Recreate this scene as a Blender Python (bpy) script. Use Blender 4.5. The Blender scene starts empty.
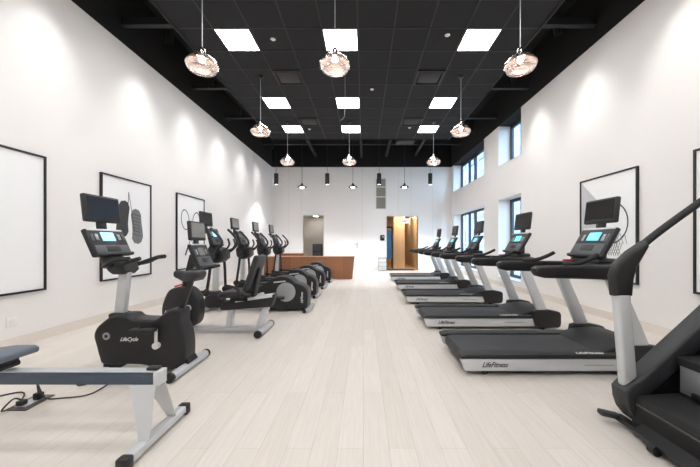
import bpy, bmesh, math, random
from mathutils import Vector, Matrix
random.seed(4)
C = bpy.context.scene.collection
PI = math.pi
V = Vector

# ------------------------------------------------------------------ materials
def lin(c):
    c /= 255.0
    return c / 12.92 if c <= 0.04045 else ((c + 0.055) / 1.055) ** 2.4
def rgb(r, g, b): return (lin(r), lin(g), lin(b), 1.0)
M = {}
def mat(name, col, rough=0.5, metal=0.0, emit=None, es=0.0, bump=0.0, bscale=200.0, spec=0.5, vary=0.0, vscale=8.0):
    m = bpy.data.materials.new(name); m.use_nodes = True
    nt = m.node_tree; b = nt.nodes['Principled BSDF']
    b.inputs['Base Color'].default_value = col
    b.inputs['Roughness'].default_value = rough
    b.inputs['Metallic'].default_value = metal
    b.inputs['Specular IOR Level'].default_value = spec
    if emit:
        b.inputs['Emission Color'].default_value = emit
        b.inputs['Emission Strength'].default_value = es
    if bump or vary:
        tc = nt.nodes.new('ShaderNodeTexCoord')
    if vary:
        n = nt.nodes.new('ShaderNodeTexNoise'); n.inputs['Scale'].default_value = vscale; n.inputs['Detail'].default_value = 4
        nt.links.new(tc.outputs['Object'], n.inputs['Vector'])
        mx = nt.nodes.new('ShaderNodeMix'); mx.data_type = 'RGBA'
        mx.inputs[6].default_value = tuple(c * (1 - vary) for c in col[:3]) + (1,)
        mx.inputs[7].default_value = tuple(min(1, c * (1 + vary)) for c in col[:3]) + (1,)
        nt.links.new(n.outputs['Fac'], mx.inputs[0]); nt.links.new(mx.outputs[2], b.inputs['Base Color'])
    if bump:
        n2 = nt.nodes.new('ShaderNodeTexNoise'); n2.inputs['Scale'].default_value = bscale
        nt.links.new(tc.outputs['Object'], n2.inputs['Vector'])
        bp = nt.nodes.new('ShaderNodeBump'); bp.inputs['Strength'].default_value = bump; bp.inputs['Distance'].default_value = 0.002
        nt.links.new(n2.outputs['Fac'], bp.inputs['Height']); nt.links.new(bp.outputs['Normal'], b.inputs['Normal'])
    M[name] = m
    return m

mat('paint', rgb(240, 238, 236), 0.7, bump=0.05, bscale=60, vary=0.008, vscale=2)
mat('trim_white', rgb(236, 235, 233), 0.5, vary=0.01)
mat('base_wood', rgb(228, 220, 212), 0.5, vary=0.03, vscale=12)
mat('ceiling_black', rgb(27, 28, 31), 0.9, bump=0.2, bscale=120, vary=0.06, vscale=20)
mat('ceiling_deck', rgb(17, 17, 18), 0.95, vary=0.1)
mat('grid_black', rgb(33, 34, 37), 0.6)
mat('duct', rgb(30, 31, 34), 0.6, vary=0.1)
mat('panel_light', rgb(255, 255, 255), 0.5, emit=(1.0, 0.99, 0.985, 1), es=8.5)
mat('bulb_light', rgb(255, 240, 220), 0.5, emit=(1.0, 0.93, 0.86, 1), es=34.0)
mat('small_light', rgb(255, 245, 230), 0.5, emit=(1.0, 0.93, 0.85, 1), es=2.5)
mat('warm_light', rgb(255, 245, 230), 0.5, emit=(1.0, 0.88, 0.74, 1), es=50.0)
mat('office_light', rgb(255, 250, 245), 0.5, emit=(1.0, 0.95, 0.9, 1), es=24.0)
mat('lamp_black', rgb(26, 26, 28), 0.5, vary=0.1)
mat('chrome', rgb(205, 205, 205), 0.18, 1.0)
mat('black', rgb(24, 24, 26), 0.42, bump=0.08, bscale=350, vary=0.05)
mat('black_soft', rgb(32, 33, 35), 0.6, bump=0.15, bscale=260, vary=0.06)
mat('charcoal', rgb(43, 45, 48), 0.5, bump=0.06, bscale=300, vary=0.05)
mat('grey_panel', rgb(84, 87, 91), 0.45, vary=0.03)
mat('belt', rgb(50, 51, 54), 0.62, bump=0.35, bscale=420, vary=0.06, vscale=30)
mat('silver', rgb(208, 211, 214), 0.38, 0.25, vary=0.02)
mat('silver_dark', rgb(168, 171, 175), 0.35, 0.5, vary=0.03)
mat('alloy', rgb(198, 201, 205), 0.32, 0.3, vary=0.03)
mat('white_plastic', rgb(228, 228, 226), 0.4, vary=0.01)
mat('logo_dark', rgb(40, 42, 46), 0.5)
mat('logo_white', rgb(232, 232, 232), 0.5)
mat('screen_off', rgb(26, 24, 25), 0.2, spec=0.35)
mat('screen_grey', rgb(138, 139, 135), 0.25)
mat('screen_on', rgb(60, 90, 110), 0.25, emit=rgb(130, 185, 215), es=0.9)
mat('screen_teal', rgb(40, 100, 110), 0.25, emit=rgb(90, 190, 205), es=0.8)
mat('red', rgb(190, 45, 55), 0.5, vary=0.05)
mat('seat_grey', rgb(98, 107, 118), 0.5, bump=0.1, bscale=300, vary=0.05)
mat('frame_black', rgb(22, 22, 23), 0.45, vary=0.05)
mat('poster', rgb(248, 249, 250), 0.55, vary=0.005)
mat('print_dark', rgb(62, 64, 66), 0.7, vary=0.25, vscale=25)
mat('print_grey', rgb(120, 122, 124), 0.7, vary=0.3, vscale=30)
mat('print_pale', rgb(200, 202, 204), 0.7, vary=0.04, vscale=6)
mat('window_frame', rgb(48, 56, 66), 0.45, vary=0.04)
mat('plate', rgb(86, 80, 74), 0.45, 0.3, vary=0.08)
mat('mat_dark', rgb(70, 66, 62), 0.9, bump=0.3, vary=0.1)
mat('beige_wall', rgb(204, 199, 190), 0.7, vary=0.03)
mat('facade', rgb(150, 156, 164), 0.8, vary=0.05, vscale=1.0)
mat('facade_glass', rgb(96, 128, 160), 0.15, spec=0.8)
mat('pavement', rgb(150, 150, 150), 0.9, vary=0.08)
mat('cable', rgb(58, 52, 48), 0.6)
mat('blue_cloth', rgb(70, 120, 165), 0.7, vary=0.12, vscale=10)
mat('sign_white', rgb(245, 240, 238), 0.5, emit=(1, 0.93, 0.90, 1), es=0.18)
mat('louvre', rgb(150, 150, 140), 0.6, vary=0.03)
mat('rail_side', rgb(84, 96, 110), 0.2, 0.85, vary=0.15, vscale=6)

def wood(name, c1, c2, plank_w, plank_l, rough=0.45, along='y', grain=0.5, mortar=0.0016, mcol=None):
    m = bpy.data.materials.new(name); m.use_nodes = True
    nt = m.node_tree; N = nt.nodes; L = nt.links; b = N['Principled BSDF']
    tc = N.new('ShaderNodeTexCoord'); mp = N.new('ShaderNodeMapping')
    L.new(tc.outputs['Object'], mp.inputs['Vector'])
    if along == 'y': mp.inputs['Rotation'].default_value = (0, 0, PI / 2)
    if along == 'z': mp.inputs['Rotation'].default_value = (PI / 2, 0, PI / 2)
    br = N.new('ShaderNodeTexBrick'); L.new(mp.outputs['Vector'], br.inputs['Vector'])
    br.inputs['Color1'].default_value = c1; br.inputs['Color2'].default_value = c2
    br.inputs['Mortar'].default_value = mcol or tuple(x * 0.72 for x in c2[:3]) + (1,)
    br.inputs['Scale'].default_value = 1.0; br.inputs['Mortar Size'].default_value = mortar
    br.inputs['Brick Width'].default_value = plank_l; br.inputs['Row Height'].default_value = plank_w
    br.offset = 0.37; br.offset_frequency = 2
    mp2 = N.new('ShaderNodeMapping'); L.new(mp.outputs['Vector'], mp2.inputs['Vector'])
    mp2.inputs['Scale'].default_value = (1.2, 22, 22)
    no = N.new('ShaderNodeTexNoise'); no.inputs['Scale'].default_value = 2.5; no.inputs['Detail'].default_value = 6
    no.inputs['Distortion'].default_value = 0.6
    L.new(mp2.outputs['Vector'], no.inputs['Vector'])
    rp = N.new('ShaderNodeMapRange'); rp.inputs['From Min'].default_value = 0.3; rp.inputs['From Max'].default_value = 0.7
    rp.inputs['To Min'].default_value = 1 - grain * 0.22; rp.inputs['To Max'].default_value = 1 + grain * 0.1
    L.new(no.outputs['Fac'], rp.inputs['Value'])
    hs = N.new('ShaderNodeHueSaturation'); L.new(br.outputs['Color'], hs.inputs['Color']); L.new(rp.outputs['Result'], hs.inputs['Value'])
    L.new(hs.outputs['Color'], b.inputs['Base Color'])
    b.inputs['Roughness'].default_value = rough
    M[name] = m
wood('floor_wood', rgb(221, 214, 206), rgb(214, 206, 197), 0.16, 1.9, 0.42, 'y', 0.3, 0.0012)
wood('desk_wood', rgb(160, 108, 74), rgb(146, 96, 64), 0.62, 3.0, 0.45, 'z', 0.5, 0.004)
wood('hall_wood', rgb(226, 192, 150), rgb(216, 180, 136), 0.6, 4.0, 0.4, 'z', 0.5, 0.003)
wood('hall_floor', rgb(206, 172, 130), rgb(196, 160, 118), 0.15, 1.5, 0.4, 'y', 0.5)

def glass_mat(name, tint, tint2, glossy, transl=None, tw=0.0):
    m = bpy.data.materials.new(name); m.use_nodes = True
    nt = m.node_tree; N = nt.nodes; L = nt.links
    for n in list(N):
        if n.type != 'OUTPUT_MATERIAL': N.remove(n)
    out = [n for n in N if n.type == 'OUTPUT_MATERIAL'][0]
    tr = N.new('ShaderNodeBsdfTransparent'); tr.inputs['Color'].default_value = tint
    gl = N.new('ShaderNodeBsdfGlossy'); gl.inputs['Color'].default_value = tint2; gl.inputs['Roughness'].default_value = 0.05
    lw = N.new('ShaderNodeLayerWeight'); lw.inputs['Blend'].default_value = glossy
    mx = N.new('ShaderNodeMixShader'); L.new(lw.outputs['Facing'], mx.inputs[0])
    if transl:
        df = N.new('ShaderNodeBsdfTranslucent'); df.inputs['Color'].default_value = transl
        d2 = N.new('ShaderNodeBsdfDiffuse'); d2.inputs['Color'].default_value = transl
        m0 = N.new('ShaderNodeMixShader'); m0.inputs[0].default_value = 0.5
        L.new(df.outputs[0], m0.inputs[1]); L.new(d2.outputs[0], m0.inputs[2])
        m1 = N.new('ShaderNodeMixShader'); m1.inputs[0].default_value = tw
        L.new(tr.outputs[0], m1.inputs[1]); L.new(m0.outputs[0], m1.inputs[2])
        L.new(m1.outputs[0], mx.inputs[1])
    else:
        L.new(tr.outputs[0], mx.inputs[1])
    L.new(gl.outputs[0], mx.inputs[2]); L.new(mx.outputs[0], out.inputs['Surface'])
    M[name] = m
glass_mat('window_glass', (0.93, 0.97, 1.0, 1), (0.9, 0.95, 1, 1), 0.12)
glass_mat('pink_glass', (0.97, 0.94, 0.92, 1), (1, 0.95, 0.93, 1), 0.35)
glass_mat('copper_glass', (0.97, 0.91, 0.885, 1), (1, 0.94, 0.92, 1), 0.2, (0.92, 0.82, 0.78, 1), 0.22)

# ------------------------------------------------------------------ mesh builder
def spline(pts, n=6):
    P = [V(p) for p in pts]; out = []
    for i in range(len(P) - 1):
        p0 = P[max(i - 1, 0)]; p1 = P[i]; p2 = P[i + 1]; p3 = P[min(i + 2, len(P) - 1)]
        for k in range(n):
            t = k / n
            out.append(0.5 * ((2 * p1) + (p2 - p0) * t + (2 * p0 - 5 * p1 + 4 * p2 - p3) * t * t + (3 * p1 - p0 - 3 * p2 + p3) * t ** 3))
    out.append(P[-1]); return out

def loop2(pts, n=4):
    m = len(pts); out = []
    for i in range(m):
        p0, p1, p2, p3 = [V((*pts[(i + k) % m], 0)) for k in (-1, 0, 1, 2)]
        for k in range(n):
            t = k / n
            q = 0.5 * ((2 * p1) + (p2 - p0) * t + (2 * p0 - 5 * p1 + 4 * p2 - p3) * t * t + (3 * p1 - p0 - 3 * p2 + p3) * t ** 3)
            out.append((q.x, q.y))
    return out

class Frame:
    def __init__(s, o, u, v, n):
        s.o = V(o); s.u = V(u).normalized(); s.v = V(v).normalized(); s.n = V(n).normalized()
    def pt(s, a, b, c): return s.o + s.u * a + s.v * b + s.n * c
    def mat(s, a=0, b=0, c=0):
        p = s.pt(a, b, c)
        return Matrix(((s.u.x, s.v.x, s.n.x, p.x), (s.u.y, s.v.y, s.n.y, p.y), (s.u.z, s.v.z, s.n.z, p.z), (0, 0, 0, 1)))

class MB:
    def __init__(s): s.bm = bmesh.new()
    def _bev(s, edges, w, seg):
        if w > 0:
            bmesh.ops.bevel(s.bm, geom=list(edges), offset=w, segments=seg, affect='EDGES', profile=0.5, clamp_overlap=True)
    def box(s, lo, hi, bev=0, seg=2, mtx=None):
        c = [(a + b) / 2 for a, b in zip(lo, hi)]; d = [abs(b - a) for a, b in zip(lo, hi)]
        m = Matrix.Translation(c) @ Matrix.Diagonal((*d, 1))
        if mtx is not None: m = mtx @ m
        r = bmesh.ops.create_cube(s.bm, size=1, matrix=m)
        es = {e for v in r['verts'] for e in v.link_edges}
        s._bev(es, bev, seg); return s
    def fbox(s, fr, c, d, bev=0, seg=2):
        return s.box([c[i] - d[i] / 2 for i in range(3)], [c[i] + d[i] / 2 for i in range(3)], bev, seg, fr.mat())
    def bar(s, p0, p1, w, t, side=(0, 1, 0), bev=0, seg=2, w1=None):
        p0 = V(p0); p1 = V(p1); ax = (p1 - p0); L = ax.length; ax.normalize()
        sd = V(side); sd = (sd - ax * sd.dot(ax)).normalized(); o = ax.cross(sd)
        w1 = w if w1 is None else w1
        vs = []
        for (p, ww) in ((p0, w), (p1, w1)):
            for a, b in ((-1, -1), (1, -1), (1, 1), (-1, 1)):
                vs.append(s.bm.verts.new(p + o * (a * ww / 2) + sd * (b * t / 2)))
        fs = [(0, 1, 2, 3), (7, 6, 5, 4), (0, 4, 5, 1), (1, 5, 6, 2), (2, 6, 7, 3), (3, 7, 4, 0)]
        nf = [s.bm.faces.new([vs[i] for i in f]) for f in fs]
        bmesh.ops.recalc_face_normals(s.bm, faces=nf)
        s._bev({e for v in vs for e in v.link_edges}, bev, seg); return s
    def prism(s, pts, a, b, axis='y', bev=0, seg=2):
        def P(p, q):
            return {'y': (p[0], q, p[1]), 'x': (q, p[0], p[1]), 'z': (p[0], p[1], q)}[axis]
        A = [s.bm.verts.new(P(p, a)) for p in pts]; B = [s.bm.verts.new(P(p, b)) for p in pts]
        f1 = s.bm.faces.new(A); f2 = s.bm.faces.new(B[::-1]); fs = [f1, f2]
        n = len(pts)
        for i in range(n): fs.append(s.bm.faces.new((A[i], B[i], B[(i + 1) % n], A[(i + 1) % n])))
        bmesh.ops.recalc_face_normals(s.bm, faces=fs)
        if bev: s._bev(set(f1.edges) | set(f2.edges), bev, seg)
        return s
    def tube(s, path, r, n=10, r1=None, ell=1.0):
        P = [V(p) for p in path]; m = len(P); rings = []
        up = None
        for i, p in enumerate(P):
            t = (P[min(i + 1, m - 1)] - P[max(i - 1, 0)]).normalized()
            if up is None:
                up = V((0, 0, 1)) if abs(t.z) < 0.9 else V((0, 1, 0))
            x = (up - t * up.dot(t)).normalized(); y = t.cross(x); up = x
            rr = r if r1 is None else r + (r1 - r) * i / (m - 1)
            rings.append([s.bm.verts.new(p + x * (rr * math.cos(2 * PI * k / n)) + y * (rr * ell * math.sin(2 * PI * k / n))) for k in range(n)])
        fs = []
        for i in range(m - 1):
            for k in range(n):
                fs.append(s.bm.faces.new((rings[i][k], rings[i][(k + 1) % n], rings[i + 1][(k + 1) % n], rings[i + 1][k])))
        fs.append(s.bm.faces.new(rings[0][::-1])); fs.append(s.bm.faces.new(rings[-1]))
        bmesh.ops.recalc_face_normals(s.bm, faces=fs); return s
    def cyl(s, p0, p1, r, r1=None, n=20, bev=0):
        r1 = r if r1 is None else r1
        p0 = V(p0); p1 = V(p1); d = p1 - p0
        q = V((0, 0, 1)).rotation_difference(d.normalized()).to_matrix().to_4x4()
        ret = bmesh.ops.create_cone(s.bm, cap_ends=True, segments=n, radius1=r, radius2=r1, depth=d.length, matrix=Matrix.Translation((p0 + p1) / 2) @ q)
        if bev:
            es = {e for v in ret['verts'] for e in v.link_edges if any(len(f.verts) > 4 for f in e.link_faces)}
            s._bev(es, bev, 2)
        return s
    def lathe(s, prof, c, n=32, closed=False):
        c = V(c); rings = []
        for (r, z) in prof:
            if r < 1e-5: rings.append([s.bm.verts.new(c + V((0, 0, z)))])
            else: rings.append([s.bm.verts.new(c + V((r * math.cos(2 * PI * k / n), r * math.sin(2 * PI * k / n), z))) for k in range(n)])
        fs = []
        for i in range(len(rings) - 1):
            a, b = rings[i], rings[i + 1]
            for k in range(n):
                k2 = (k + 1) % n
                q = [a[k % len(a)], a[k2 % len(a)], b[k2 % len(b)], b[k % len(b)]]
                q = list(dict.fromkeys(q))
                if len(q) > 2: fs.append(s.bm.faces.new(q))
        bmesh.ops.recalc_face_normals(s.bm, faces=fs); return s
    def poly(s, pts):
        s.bm.faces.new([s.bm.verts.new(p) for p in pts]); return s
    def sphere(s, c, r, sx=1, sy=1, sz=1):
        bmesh.ops.create_uvsphere(s.bm, u_segments=20, v_segments=12, radius=r, matrix=Matrix.Translation(c) @ Matrix.Diagonal((sx, sy, sz, 1))); return s
    def build(s, name, m, parent=None, smooth=35, origin=None):
        me = bpy.data.meshes.new(name); s.bm.to_mesh(me); s.bm.free()
        o = bpy.data.objects.new(name, me); C.objects.link(o)
        me.materials.append(M[m])
        if parent is not None:
            w = V(parent.get('_o')) if parent.get('_o') is not None else V((0, 0, 0))
            me.transform(Matrix.Translation(-w)); o.parent = parent; o['_o'] = tuple(w)
        elif origin is not None:
            me.transform(Matrix.Translation(-V(origin))); o.location = origin; o['_o'] = tuple(origin)
        if smooth:
            me.shade_smooth(); me.set_sharp_from_angle(angle=math.radians(smooth))
        return o

def tag(o, label, cat, group=None, kind=None):
    o['label'] = label; o['category'] = cat
    if group: o['group'] = group
    if kind: o['kind'] = kind
    return o
def thing(name, loc, label, cat, group=None):
    o = bpy.data.objects.new(name, None); C.objects.link(o); o.location = loc; o['_o'] = tuple(loc)
    o.empty_display_size = 0.1
    return tag(o, label, cat, group)
def struct(mb, name, m, parent=None, label=None):
    o = mb.build(name, m, parent)
    if parent is None: o['kind'] = 'structure'
    if label: o['label'] = label
    return o
def sroot(name):
    o = bpy.data.objects.new(name, None); C.objects.link(o); o['kind'] = 'structure'; o['_o'] = (0, 0, 0); return o
def dup(root, loc, label, group=None):
    r = root.copy(); C.objects.link(r); r.location = loc; r['label'] = label
    if group: r['group'] = group
    for ch in list(root.children):
        c = ch.copy(); C.objects.link(c); c.parent = r
        for g in ch.children:
            d = g.copy(); C.objects.link(d); d.parent = c
    return r
def text(name, body, size, m, mtx, parent, shear=0.0, ext=0.0006, sx=1.0):
    cu = bpy.data.curves.new(name, 'FONT'); cu.body = body; cu.size = size; cu.shear = shear; cu.extrude = ext
    cu.align_x = 'LEFT'; cu.offset = size * 0.022
    t = bpy.data.objects.new(name + '_tmp', cu); C.objects.link(t)
    bpy.context.view_layer.update()
    me = bpy.data.meshes.new_from_object(t.evaluated_get(bpy.context.evaluated_depsgraph_get()))
    bpy.data.objects.remove(t); bpy.data.curves.remove(cu)
    w = V(parent['_o'])
    me.transform(Matrix.Translation(-w) @ mtx @ Matrix.Diagonal((sx, 1, 1, 1)))
    o = bpy.data.objects.new(name, me); C.objects.link(o); o.parent = parent; o['_o'] = tuple(w)
    me.materials.clear(); me.materials.append(M[m]); return o
def facing(o, kind):      # matrices for lettering: 'near' faces -Y, 'far' faces +Y, 'up' faces +Z
    if kind == 'near': R = Matrix.Rotation(PI / 2, 4, 'X')
    elif kind == 'far': R = Matrix.Rotation(PI, 4, 'Z') @ Matrix.Rotation(PI / 2, 4, 'X')
    else: R = Matrix.Identity(4)
    return Matrix.Translation(o) @ R

# ------------------------------------------------------------------ room
XL, XR, YB, YR, ZW, ZD = -4.23, 4.07, 14.2, -3.0, 4.78, 5.9
ZC = 4.88
T = 0.45
struct(MB().box((XL - 0.3, YR - 0.3, -0.1), (XR, YB, 0)), 'floor', 'floor_wood')
struct(MB().box((XL - 0.2, YR - 0.2, 0), (XL, YB + 0.2, ZW)), 'wall_left', 'paint')
struct(MB().box((XL - 0.2, YR - 0.2, ZW), (XL, YB + 0.2, ZD)), 'wall_left_upper', 'ceiling_deck')
struct(MB().box((XL, YR - 0.2, 0), (XR, YR, ZW)), 'wall_rear', 'paint')
struct(MB().box((XL, YR - 0.2, ZW), (XR, YR, ZD)), 'wall_rear_upper', 'ceiling_deck')
struct(MB().box((XR, YR - 0.2, ZW + 0.001), (XR + T, YB + 0.2, ZD)), 'wall_right_upper', 'ceiling_deck')
struct(MB().box((XL - 0.2, YR - 0.2, ZD), (XR + T, YB + 0.2, ZD + 0.15)), 'ceiling_deck', 'ceiling_deck')
# right wall with two bays of windows, each one above the other
bays = [(7.93, 9.26), (10.37, 13.92)]
ZO = [(0.25, 2.57), (3.57, ZW)]
w = MB()
ys = [YR - 0.2] + [y for b in bays for y in b] + [YB + 0.2]
for i in range(0, len(ys), 2): w.box((XR, ys[i], 0), (XR + T, ys[i + 1], ZW))
for b in bays:
    w.box((XR, b[0], 0), (XR + T, b[1], ZO[0][0])); w.box((XR, b[0], ZO[0][1]), (XR + T, b[1], ZO[1][0]))
struct(w, 'wall_right', 'paint')
k = 0
for (b, div) in ((bays[0], [0.5]), (bays[1], [0.52, 0.71])):
    for zz in ZO:
        k += 1
        r = sroot('window_%d' % k)
        x0, x1 = XR + 0.36, XR + 0.43; f = 0.085
        y0, y1, z0, z1 = b[0], b[1], zz[0], zz[1]
        m = MB()
        m.box((x0, y0, z0), (x1, y0 + f, z1)).box((x0, y1 - f, z0), (x1, y1, z1))
        m.box((x0, y0 + f, z0), (x1, y1 - f, z0 + f)).box((x0, y0 + f, z1 - f), (x1, y1 - f, z1))
        m.build('window_frame', 'window_frame', r)
        for d in div:
            yc = y0 + (y1 - y0) * d
            MB().box((x0, yc - 0.07, z0 + f), (x1, yc + 0.07, z1 - f)).build('mullion', 'window_frame', r)
        MB().box((x0 + 0.03, y0 + f, z0 + f), (x0 + 0.036, y1 - f, z1 - f)).build('pane', 'window_glass', r)
        MB().box((XR - 0.0, y0, z0 - 0.012), (x0, y1, z0 + 0.004)).build('window_sill', 'trim_white', r)
# back wall with two doorways
D1 = (-2.80, -1.84, 2.54); D2 = (1.07, 2.52, 2.50)
w = MB()
w.box((XL, YB, 0), (D1[0], YB + 0.2, ZW)).box((D1[0], YB, D1[2]), (D1[1], YB + 0.2, ZW))
w.box((D1[1], YB, 0), (D2[0], YB + 0.2, ZW)).box((D2[0], YB, D2[2]), (D2[1], YB + 0.2, ZW))
w.box((D2[1], YB, 0), (XR, YB + 0.2, ZW))
struct(w, 'wall_back', 'paint')
struct(MB().box((XL, YB, ZW), (XR, YB + 0.2, ZD)), 'wall_back_upper', 'ceiling_deck')
for i, (a, b2, z) in enumerate((D1, D2)):
    m = MB()
    m.box((a - 0.05, YB - 0.012, 0), (a, YB + 0.2, z + 0.05)).box((b2, YB - 0.012, 0), (b2 + 0.05, YB + 0.2, z + 0.05)).box((a, YB - 0.012, z), (b2, YB + 0.2, z + 0.05))
    struct(m, 'door_%d' % (i + 1), 'trim_white')
# flush door in the middle of the back wall, only its lever and joint lines show
dr = sroot('door_3')
MB().box((-1.15, YB - 0.006, 0.005), (-0.22, YB - 0.0005, 2.3)).build('door_leaf', 'paint', dr)
h = MB().cyl((-0.30, YB - 0.0065, 1.21), (-0.30, YB - 0.03, 1.21), 0.028).bar((-0.30, YB - 0.05, 1.21), (-0.44, YB - 0.05, 1.21), 0.022, 0.02, bev=0.004)
h.box((-0.315, YB - 0.02, 1.02), (-0.275, YB - 0.006, 1.3), 0.004).cyl((-0.30, YB - 0.03, 1.21), (-0.30, YB - 0.055, 1.21), 0.012)
h.build('door_handle', 'silver_dark', dr)
# baseboards
struct(MB().box((XL, YR, 0), (XL + 0.012, YB, 0.13)), 'baseboard_left', 'base_wood')
m = MB().box((XR - 0.012, YR, 0), (XR, YB, 0.13))
struct(m, 'baseboard_right', 'base_wood')
m = MB().box((XL + 0.012, YB - 0.01, 0), (D1[0] - 0.05, YB, 0.1)).box((D1[1] + 0.05, YB - 0.01, 0), (-1.16, YB, 0.1)).box((-0.21, YB - 0.01, 0), (D2[0] - 0.05, YB, 0.1)).box((D2[1] + 0.05, YB - 0.01, 0), (XR - 0.012, YB, 0.1))
struct(m, 'baseboard_back', 'trim_white')
# fine vertical joints of the wall panels
jm = MB()
for x in (-3.45, -2.87, -0.05, 1.62, 2.2, 3.2): jm.box((x - 0.004, YB - 0.0025, 2.62 if -3 < x < -1.8 or 1 < x < 2.6 else 0.1), (x + 0.004, YB - 0.0005, ZW))
for y in (11.8,): jm.box((XL + 0.0005, y - 0.003, 0.13), (XL + 0.002, y + 0.003, ZW))
struct(jm, 'trim_1', 'beige_wall')

# rooms behind the doorways
def shell(prefix, x0, x1, y0, y1, z, mats):
    struct(MB().box((x0, y0, -0.1), (x1, y1, 0)), 'floor_' + prefix, mats[0])
    struct(MB().box((x0, y0, z), (x1, y1, z + 0.1)), 'ceiling_' + prefix, 'trim_white')
    struct(MB().box((x0 - 0.1, y0, 0), (x0, y1, z)), 'wall_%s_left' % prefix, mats[1])
    struct(MB().box((x1, y0, 0), (x1 + 0.1, y1, z)), 'wall_%s_right' % prefix, mats[2])
    struct(MB().box((x0 - 0.1, y1, 0), (x1 + 0.1, y1 + 0.1, z)), 'wall_%s_back' % prefix, mats[3])
shell('office', -3.6, -1.2, YB + 0.2, YB + 3.4, 2.75, ('floor_wood', 'paint', 'beige_wall', 'beige_wall'))
shell('hall', 0.98, 2.56, YB + 0.2, YB + 4.6, 2.75, ('hall_floor', 'lamp_black', 'hall_wood', 'hall_wood'))
# doorway floor strips
struct(MB().box((D1[0], YB, -0.1), (D1[1], YB + 0.2, 0)), 'floor_threshold', 'floor_wood')
struct(MB().box((D2[0], YB, -0.1), (D2[1], YB + 0.2, 0)), 'floor_threshold_hall', 'hall_floor')
struct(MB().box((1.52, YB + 1.3, 0), (2.08, YB + 1.38, 2.75)), 'wall_hall_partition', 'hall_wood')
def disc_light(name, x, y, z, m, label, r=0.06):
    t = thing(name, (x, y, z), label, 'light')
    MB().lathe([(r, 0), (r + 0.02, 0), (r + 0.02, -0.008), (r, -0.008)], (x, y, z - 0.001)).build('trim_ring', 'trim_white', t)
    MB().cyl((x, y, z - 0.002), (x, y, z - 0.006), r).build('lens', m, t)
disc_light('downlight', -2.62, YB + 2.7, 2.75, 'office_light', 'small round downlight in the ceiling beyond the left doorway', 0.12)
disc_light('downlight', 1.72, YB + 0.8, 2.75, 'warm_light', 'round downlight in the wooden hall ceiling, nearer the doorway', 0.10)
disc_light('downlight', 2.28, YB + 1.1, 2.75, 'warm_light', 'round downlight over the right wall of the wooden hall', 0.10)
disc_light('downlight', 2.2, YB + 2.9, 2.75, 'warm_light', 'round downlight at the far end of the wooden hall', 0.10)
# cabinet in the office
t = thing('file_cabinet', (-2.32, YB + 1.4, 0), 'dark grey cabinet standing in the room beyond the left doorway', 'cabinet')
MB().box((-2.56, YB + 1.2, 0), (-2.10, YB + 1.6, 1.22), 0.015).build('cabinet_body', 'charcoal', t)
for z in (0.1, 0.48, 0.86):
    d = MB().box((-2.53, YB + 1.185, z), (-2.13, YB + 1.2, z + 0.33), 0.006).build('drawer', 'grey_panel', t)
    MB().box((-2.40, YB + 1.17, z + 0.2), (-2.26, YB + 1.185, z + 0.225), 0.004).build('handle', 'charcoal', d)
# exit sign, dark mat and coats in the hall
t = thing('exit_sign', (2.0, YB + 0.42, 2.32), 'lit white exit sign with red letters hanging inside the hall doorway', 'sign')
MB().box((1.80, YB + 0.40, 2.20), (2.18, YB + 0.44, 2.44), 0.008).build('sign_box', 'sign_white', t)
MB().cyl((1.99, YB + 0.42, 2.44), (1.99, YB + 0.42, 2.75), 0.01).build('hanger_rod', 'trim_white', t)
text('lettering', 'EXIT', 0.15, 'red', facing((1.835, YB + 0.399, 2.265), 'near'), t, sx=0.9)
tag(MB().box((1.12, YB + 0.03, 0.001), (2.4, YB + 0.75, 0.018), 0.006).build('floor_mat', 'mat_dark', origin=(1.76, YB + 0.4, 0)), 'dark doormat lying in the right doorway', 'mat')
t = thing('coat_rail', (1.2, YB + 1.3, 0), 'dark rail of blue clothing inside the right doorway', 'rack')
MB().box((1.0, YB + 0.85, 2.02), (1.42, YB + 1.28, 2.08), 0.01).build('shelf', 'black', t)
MB().tube([(1.2, YB + 0.85, 1.9), (1.2, YB + 1.28, 1.9)], 0.015).build('hanging_rod', 'black', t)
for i in range(4):
    y = YB + 0.92 + i * 0.09
    MB().prism([(1.02, 1.86), (1.15, 1.9), (1.36, 1.86), (1.40, 0.5 + 0.06 * (i % 3)), (1.02, 0.5)], y - 0.035, y + 0.035, 'y', 0.02).build('garment', 'blue_cloth', t)
for y in (YB + 0.85, YB + 1.24): MB().box((1.40, y, 0), (1.44, y + 0.04, 2.08)).build('post', 'black', t)
# things on the back wall
t = thing('wall_louvre', (0.81, YB, 2.82), 'tall grey slatted louvre high on the back wall', 'vent')
m = MB(); a, b2, z0, z1 = 0.55, 1.06, 2.82, 4.27
m.box((a, YB - 0.03, z0), (a + 0.04, YB - 0.001, z1)).box((b2 - 0.04, YB - 0.03, z0), (b2, YB - 0.001, z1)).box((a + 0.04, YB - 0.03, z0), (b2 - 0.04, YB - 0.001, z0 + 0.04)).box((a + 0.04, YB - 0.03, z1 - 0.04), (b2 - 0.04, YB - 0.001, z1)).box((a + 0.04, YB - 0.03, 3.38), (b2 - 0.04, YB - 0.001, 3.42)).box((a + 0.04, YB - 0.03, 3.84), (b2 - 0.04, YB - 0.001, 3.88))
m.build('surround', 'white_plastic', t)
m = MB()
for i in range(30):
    z = z0 + 0.07 + i * 0.0455
    m.bar((a + 0.05, YB - 0.014, z), (b2 - 0.05, YB - 0.014, z), 0.028, 0.006, side=(0, 0.7, 0.7))
m.build('slats', 'louvre', t)
MB().box((a + 0.04, YB - 0.006, z0 + 0.04), (b2 - 0.04, YB - 0.002, z1 - 0.04)).build('backing', 'louvre', t)
t = thing('wall_telephone', (0.87, YB, 1.4), 'black wall telephone on the back wall left of the right doorway', 'telephone')
MB().box((0.77, YB - 0.07, 1.38), (0.97, YB - 0.001, 1.64), 0.03, 3).build('phone_body', 'black', t)
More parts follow.
